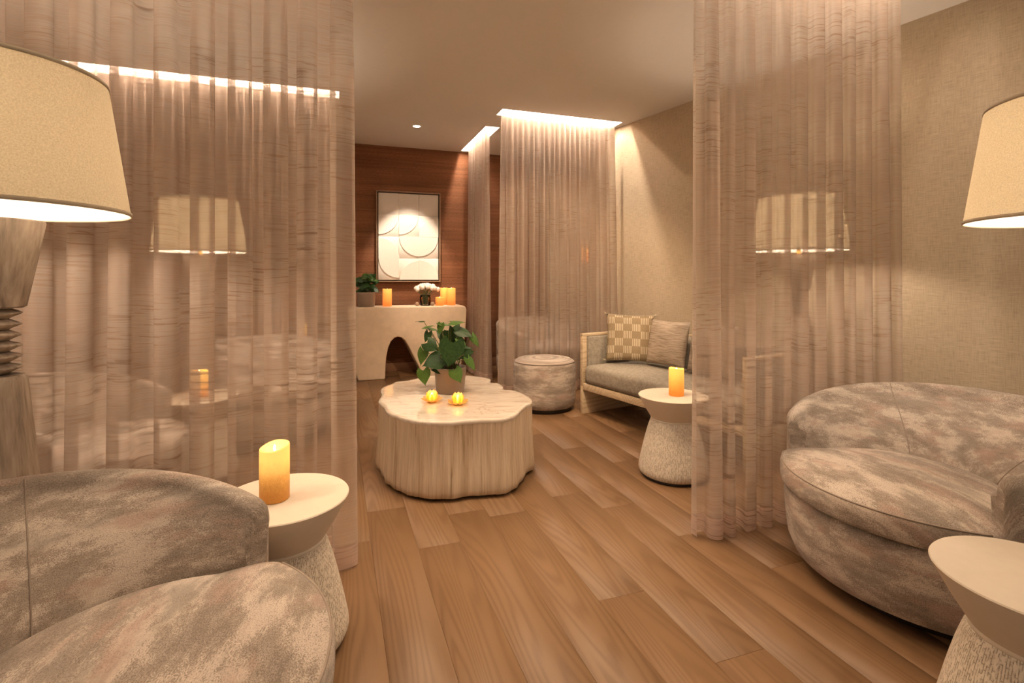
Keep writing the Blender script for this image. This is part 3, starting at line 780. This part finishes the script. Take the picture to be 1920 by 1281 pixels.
# ---------------------------------------------------------------- lotus tealight holders
def petal_mesh():
    V, F = [], []; nu, nv = 6, 6
    for j in range(nv+1):
        s = j/nv; w = math.sin(PI*(.16+.84*s)**1.0*.98)**.8*.5 if s < 1 else 0.0
        for i in range(nu+1):
            x = i/nu*2-1; V.append((x*w, s, .22*math.sin(PI*s)*-1*(.6)+.22*(x*w*2)**2))
    for j in range(nv):
        for i in range(nu):
            q = j*(nu+1)+i; F.append((q, q+1, q+nu+2, q+nu+1))
    me = bpy.data.meshes.new('petal'); me.from_pydata(V, [], F); me.materials.append(M['capiz'])
    me.polygons.foreach_set('use_smooth', [True]*len(me.polygons)); me.update(); return me
PM = petal_mesh()
def lotus(label, loc, rz, sc=1.0):
    t = thing('lotus_candle_holder', label, 'candle holder', loc, rz, 'lotus tealight holders')
    lathe('base', [(0, 0), (.026*sc, 0), (.028*sc, .004), (.022*sc, .012), (.020*sc, .016), (0, .016)], M['brass'], t, 24)
    lathe('tealight_flame', [(0, .020), (.010, .024), (.013, .036), (.008, .048), (0, .058)], M['flame'], t, 14)
    for (n, ln, r0, tilt, z0, ph) in ((6, .060, .020, 74, .013, 0), (8, .054, .023, 60, .010, .39), (8, .046, .026, 28, .008, 0)):
        for k in range(n):
            a = 2*PI*k/n+ph; e = math.radians(tilt)
            out = Vector((math.cos(a), math.sin(a), 0)); tip = out*math.cos(e)+Vector((0, 0, math.sin(e))); nrm = out*(-math.sin(e))+Vector((0, 0, math.cos(e)))
            # petals close in over the light
            if tilt > 50: tip = (tip+Vector((0, 0, .4))-out*.25).normalized(); nrm = (nrm - tip*nrm.dot(tip)).normalized()
            x = tip.cross(nrm); L = ln*sc; w = .040*sc; b = out*r0*sc+Vector((0, 0, z0))
            o = bpy.data.objects.new('petal', PM); COL.objects.link(o); o.parent = t
            o.matrix_local = Matrix(((x.x*w, tip.x*L, nrm.x*L, b.x), (x.y*w, tip.y*L, nrm.y*L, b.y), (x.z*w, tip.z*L, nrm.z*L, b.z), (0, 0, 0, 1)))
    glow((loc[0], loc[1], loc[2]+.045), .35, .01, (1, .62, .25))
    return t
lotus('left amber lotus tealight holder on the stump coffee table', (-.474, 3.03, ZT), .2)
lotus('right amber lotus tealight holder on the stump coffee table', (-.314, 2.97, ZT), .5)

# ---------------------------------------------------------------- ottoman
ot = thing('ottoman', 'round mottled ottoman in front of the middle sheer curtain', 'ottoman', (.285, 4.52, 0))
lathe('foot_plinth', [(0, 0), (.24, 0), (.24, .035), (0, .035)], M['black'], ot, 40)
V, F, UV = [], [], []; prof = [(.15, .032), (.245, .032), (.266, .045), (.272, .10), (.274, .20), (.274, .33), (.271, .385), (.258, .418), (.235, .434), (.18, .441), (.08, .444), (0, .445)]; n = 72
for r, z in prof:
    for i in range(n+1):
        a = 2*PI*i/n; V.append((r*math.cos(a), r*math.sin(a), z)); UV.append((a*.27+2, z*1.2+(.27-r)*1.0) if z < .43 else (a*.1+2, r*2))
for j in range(len(prof)-1):
    for i in range(n):
        q = j*(n+1)+i; F.append((q, q+1, q+n+2, q+n+1))
mk('upholstered_drum', V, F, M['mottled'], ot, True, UV)
tube('piping', [(.262*math.cos(2*PI*i/60), .262*math.sin(2*PI*i/60), .416) for i in range(61)], .003, M['welt'], ot, 6)

# ---------------------------------------------------------------- sofa (local x along its length, y into its depth)
SP = Vector((.577, 4.33, 0)); SL, SD = 1.56, .74
so = thing('sofa', 'pale wood framed sofa with grey woven seat by the beige wall', 'sofa', SP, ang)
for x0, x1 in ((0, .035), (SL-.035, SL)):
    f = box('side_panel', x0, x1, 0, SD, 0, .235, M['sofawood'], so, .003)
    box('arm_post', x0, x1, 0, .045, .235, .652, M['sofawood'], so, .003)
    box('arm_post', x0, x1, SD-.045, SD, .235, .652, M['sofawood'], so, .003)
    box('arm_rail', x0, x1, 0, SD, .652, .685-.01, M['sofawood'], so, .003)
    box('arm_pad', x0+(.002 if x0 > 1 else .004), x1+(.022 if x0 < 1 else -.004), .047, SD-.05, .24, .65, M['greyfab'], so, .012, 3) if x0 < 1 else box('arm_pad', x0-.022, x1-.004, .047, SD-.05, .24, .65, M['greyfab'], so, .012, 3)
box('seat_rail', .035, SL-.035, .0, .04, .205, .262, M['sofawood'], so, .003)
box('back_rail', .035, SL-.035, SD-.04, SD, .205, .262, M['sofawood'], so, .003)
box('seat_deck', .035, SL-.035, .04, SD-.04, .22, .25, M['greyfab'], so)
# seat cushion, softly crowned
def cushion(name, x0, x1, y0, y1, z0, z1, m, parent, crown=.012, rad=.035):
    o = box(name, x0, x1, y0, y1, z0, z1, m, parent, rad, 5)
    for v in o.data.vertices:
        fx = 1-abs((v.co.x-(x0+x1)/2)/((x1-x0)/2))**4; fy = 1-abs((v.co.y-(y0+y1)/2)/((y1-y0)/2))**4
        if v.co.z > (z0+z1)/2: v.co.z += crown*fx*fy
    return o
cushion('seat_cushion', .058, SL-.058, -.012, SD-.13, .262, .418, M['greyfab'], so, .02, .045)
cushion('back_pad', .058, SL-.058, SD-.135, SD-.035, .26, .665, M['greyfab'], so, .0, .03)
box('back_top_rail', .035, SL-.035, SD-.04, SD, .652, .675, M['sofawood'], so, .003)

def pillow(name, label, w, h, th, m, loc, xdir, lean, group='scatter cushions on the sofa', uvs=1.0, tassels=False, roll=0):
    """pillow stands on its lower edge at loc; xdir is the plan direction of its width; it leans back."""
    t = thing(name, label, 'cushion', loc, 0, group)
    n = 22; V, F, UV = [], [], []
    for sgn in (-1, 1):
        for j in range(n+1):
            for i in range(n+1):
                a, b = i/n*2-1, j/n*2-1
                e = (max(0, 1-abs(a)**2.4)*max(0, 1-abs(b)**2.4))**.55
                pin = 1-.06*(1-abs(b)**2)*abs(a)**3; pin2 = 1-.07*(1-abs(a)**2)*abs(b)**3
                V.append((a*w/2*pin, sgn*th/2*e, h/2+b*h/2*pin2)); UV.append(((a+1)/2*uvs, (b+1)/2*uvs))
    q = (n+1)**2
    for j in range(n):
        for i in range(n):
            k = j*(n+1)+i; F.append((k, k+1, k+n+2, k+n+1)); F.append((q+k, q+k+n+1, q+k+n+2, q+k+1))
    o = mk('cushion_cover', V, F, m, t, True, UV)
    bm = bmesh.new(); bm.from_mesh(o.data); bmesh.ops.remove_doubles(bm, verts=bm.verts, dist=1e-6); bm.to_mesh(o.data); bm.free()
    if tassels:
        for sx in (-1, 1):
            for sz in (0, 1):
                lst = []
                for k in range(6):
                    e = random.Random(k+9*sx+4*sz); x = sx*w/2*.985; z = h*(.985 if sz else .015)
                    lst.append(tube_vf([(x, 0, z), (x+sx*(.006+.012*e.random()), e.uniform(-.008, .008), z+(.016 if sz else -.004)*e.random()), (x+sx*(.010+.016*e.random()), e.uniform(-.012, .012), z+(.024 if sz else .006)*e.random())], .0022, 5))
                Vt, Ft = join_vf(lst); mk('tassel', Vt, Ft, M['thread'], t)
        lst = []
        for k in range(34):
            x = -w/2*.95+w*.95*k/33; pz = 1-.07*(1-(x/w*2)**2)
            lst.append(tube_vf([(x, 0, h/2+h/2*pz-.004), (x, 0, h/2+h/2*pz+.007)], .0022, 5)); lst.append(tube_vf([(x, 0, h/2-h/2*pz+.004), (x, 0, max(.001, h/2-h/2*pz-.004))], .0022, 5))
        Vt, Ft = join_vf(lst); o2 = mk('edge_fringe', Vt, Ft, M['thread'], t); o2['kind'] = 'stuff'
    X = Vector((xdir[0], xdir[1], 0)).normalized(); Yb = Vector((-X.y, X.x, 0))
    zz = (Vector((0, 0, 1))*math.cos(lean)+Yb*math.sin(lean)); yy = zz.cross(X)
    mt = Matrix(((X.x, yy.x, zz.x, loc[0]), (X.y, yy.y, zz.y, loc[1]), (X.z, yy.z, zz.z, loc[2]), (0, 0, 0, 1)))
    if roll: mt = mt @ Matrix.Rotation(roll, 4, 'Y')
    t.matrix_world = mt
    return t
def sp(s, d, z): return SP + WD*s + WN*d + Vector((0, 0, z))
ZS = .442
pillow('throw_pillow', 'fringed tan cushion with checkered blocks of cream ribs on the sofa', .40, .40, .12, M['checkpil'], sp(.245, .33, ZS), (.97, -.13), math.radians(14), tassels=True, roll=math.radians(2))
pillow('throw_pillow', 'plain pleated beige cushion beside the checkered cushion', .40, .37, .12, M['pleatpil'], sp(.55, .41, ZS), (WD.x, WD.y), math.radians(11))
pillow('throw_pillow', 'pleated beige cushion half hidden by the edge of the right curtain', .40, .37, .12, M['pleatpil'], sp(.97, .41, ZS), (WD.x, WD.y), math.radians(11))

# ---------------------------------------------------------------- console
VF = 5.90; VB = 6.27; ZC = .815
out_ = [(.235, 0), (.20, .12), (.165, .30), (.145, .50), (.13, .70), (.125, .76), (.135, .80), (.16, ZC)]
out_ += [(1.42, ZC), (1.455, .80), (1.465, .765), (1.46, .62), (1.44, .40), (1.41, .20), (1.38, 0)]
out_ += [(.955, 0), (.93, .06), (.90, .125), (.845, .234), (.79, .35), (.745, .43), (.70, .466), (.665, .474), (.63, .464), (.59, .425), (.56, .355), (.54, .26), (.53, .14), (.526, 0)]
# face made as strips so that the concave outline triangulates cleanly
cn = thing('console_table', 'limewashed sculptural console table with arched opening before the rust wall', 'console table', W(0, 0, 0), TH)
co = prism_xz('arched_body', out_, VF, VB, M['console'], cn, bev=.016, seg=4)
def cpos(px, v=6.05):
    a = (px-960)/960; t_ = v/(CT-ST*a); return Vector((a*t_, t_, ZC))
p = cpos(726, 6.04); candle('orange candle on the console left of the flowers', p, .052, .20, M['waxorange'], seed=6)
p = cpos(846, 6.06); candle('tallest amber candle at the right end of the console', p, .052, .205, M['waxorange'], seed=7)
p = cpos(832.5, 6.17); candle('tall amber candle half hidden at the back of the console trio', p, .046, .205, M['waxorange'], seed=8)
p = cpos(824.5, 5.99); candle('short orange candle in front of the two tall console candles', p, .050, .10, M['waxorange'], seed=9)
# plant on console
lv2 = []
rn = random.Random(21)
for k in range(44):
    a = rn.uniform(0, 2*PI); el = rn.uniform(-.05, 1); rd = rn.uniform(.35, 1.0)
    x = math.cos(a)*rd*.17*(1-.35*max(0, el)); y = math.sin(a)*rd*.12; z = .02+el*.17
    ta = math.degrees(math.atan2(-.3+el*.7, math.copysign(.7, x)))+rn.uniform(-50, 30)
    lv2.append((x, z, y, rn.uniform(.07, .10), rn.uniform(.8, 1.05), ta, rn.uniform(.05, .6), 1 if el > .72 and rn.random() < .5 else 0))
p = cpos(687, 6.05); plant('bushy dark leaved plant in taupe pot at the left end of the console', p, .105, .165, 1.0, lv2, M['pot'])
# vase of white flowers
p = cpos(797.5, 6.03)
va = thing('flower_vase', 'small glass vase of white tulips on the console under the artwork', 'vase', p)
lathe('glass_vase', [(0, .002), (.055, .002), (.062, .01), (.064, .03), (.064, .10), (.060, .125), (.057, .125), (.060, .1), (.060, .02), (.05, .008), (0, .008)], M['glass'], va, 40)
rn = random.Random(4)
TM = None
for k in range(22):
    a = 2.4*k; rd = math.sqrt((k+.5)/22); x, y = math.cos(a)*rd*.135, math.sin(a)*rd*.085; z = .225-.055*rd*rd+rn.uniform(-.008, .008)
    tube('flower_stem', [(x*.15, y*.15, .012), (x*.25, y*.25, .11), (x*.9, y*.9, z)], .0028, M['greystem'], va, 5)
    o = lathe('tulip_bloom', [(0, -.004), (.014, 0), (.024, .012), (.025, .026), (.019, .042), (.010, .048), (.008, .040), (0, .03)], M['petalwhite'], va, 14, loc=(x, y, z),
        jit=lambda r, z_, a_, kk: (r*(1+.10*math.sin(3*a_)), z_+(.004*math.sin(3*a_) if z_ > .035 else 0)))
    o.rotation_euler = (-y*5, x*5, a)
for px, v in ((782, 5.98), (811, 5.955)):
    q = cpos(px, v); d = thing('decorative_ball', 'small dark woven ball %s the vase on the console' % ('left of' if px < 800 else 'right of'), 'ornament', q, px, 'dark ornaments beside the vase')
    rr0 = .024
    lathe('ball', [(rr0*math.sin(PI*i/12), rr0-rr0*math.cos(PI*i/12)) for i in range(13)], M['frame'], d, 20, jit=lambda r, z, a, k: (r*(1+.06*math.sin(6*a+z*200)), z))

# ---------------------------------------------------------------- artwork
ax0, ax1, az0, az1 = .462, 1.238, 1.092, 2.198
ar = thing('framed_artwork', 'ivory relief panel artwork of arcs in a thin bronze frame on the rust wall', 'artwork', W(0, V_BACK, 0), TH)
fw = .012
for q in ((ax0, ax1, az1-fw, az1), (ax0, ax1, az0, az0+fw)): box('frame_rail', q[0], q[1], -.062, -.004, q[2], q[3], M['frame'], ar, .0015)
for q in ((ax0, ax0+fw), (ax1-fw, ax1)): box('frame_stile', q[0], q[1], -.062, -.004, az0+fw, az1-fw, M['frame'], ar, .0015)
box('rebate', ax0+fw, ax1-fw, -.02, -.006, az0+fw, az1-fw, M['gap'], ar)
g = .012; ix0, ix1, iz0, iz1 = ax0+fw+g, ax1-fw-g, az0+fw+g, az1-fw-g
tw, thh = (ix1-ix0)/3, (iz1-iz0)/4
depth = [[.002, .000, .003], [.0, .003, .001], [.003, .0, .0], [.000, .002, .004]]
def quarter(cx, cz, r, a0, a1, y0, y1, m):
    pts = [(cx, cz)]+[(cx+r*math.cos(math.radians(a0+(a1-a0)*i/24)), cz+r*math.sin(math.radians(a0+(a1-a0)*i/24))) for i in range(25)]
    return prism_xz('raised_arc', pts, y0, y1, m, ar)
for r_ in range(4):
    for c_ in range(3):
        x0 = ix0+c_*tw; z1 = iz1-r_*thh; d = depth[r_][c_]
        box('relief_tile', x0+.0008, x0+tw-.0008, -.038-d, -.022, z1-thh+.0008, z1-.0008, M['relief'], ar, .0015, 1)
def tz(r_): return iz1-r_*thh
def tx(c_): return ix0+c_*tw
A_ = -.050; B_ = -.037; m = M['relief']; rq = tw*1.0
quarter(tx(0)+.001, tz(1), tw*.985, -90, 0, A_, B_, m)
quarter(tx(1)+.001, tz(1), tw*.985, -90, 0, A_, B_, m)
quarter(tx(3)-.001, tz(2)+.002, tw*.985, 90, 180, A_, B_, m)
quarter(tx(0)+.001, tz(3), thh*.93, 0, 90, A_, B_, m)
quarter(tx(2), tz(2), tw*.98, 180, 360, A_, B_, m)
quarter(tx(1), tz(3), tw*.98, 180, 270, A_, B_, m)
quarter(tx(2), tz(4)+.002, tw*.95, 90, 180, A_, B_, m)
quarter(tx(2)+.001, tz(4)+.002, tw*.99, 0, 90, A_-.003, B_, m)
quarter(tx(2)+tw*.5, tz(0)-thh*.62, tw*.33, 180, 360, A_+.006, B_, m)

# ---------------------------------------------------------------- candle stand behind the middle curtain
a_ = (1097-960)/960; Y = 5.5
cs = thing('candle_stand', 'tall thin candle stand behind the middle curtain', 'candle stand', (a_*Y, Y, 0))
lathe('foot', [(0, 0), (.12, 0), (.12, .008), (.02, .02), (.012, .04), (0, .04)], M['brass'], cs, 32)
lathe('pole', [(0, .03), (.013, .03), (.013, 1.245), (0, 1.245)], M['black'], cs, 12)
lathe('cup', [(0, 1.24), (.022, 1.242), (.045, 1.265), (.045, 1.318), (.042, 1.318), (.034, 1.275), (0, 1.27)], M['frame'], cs, 28)
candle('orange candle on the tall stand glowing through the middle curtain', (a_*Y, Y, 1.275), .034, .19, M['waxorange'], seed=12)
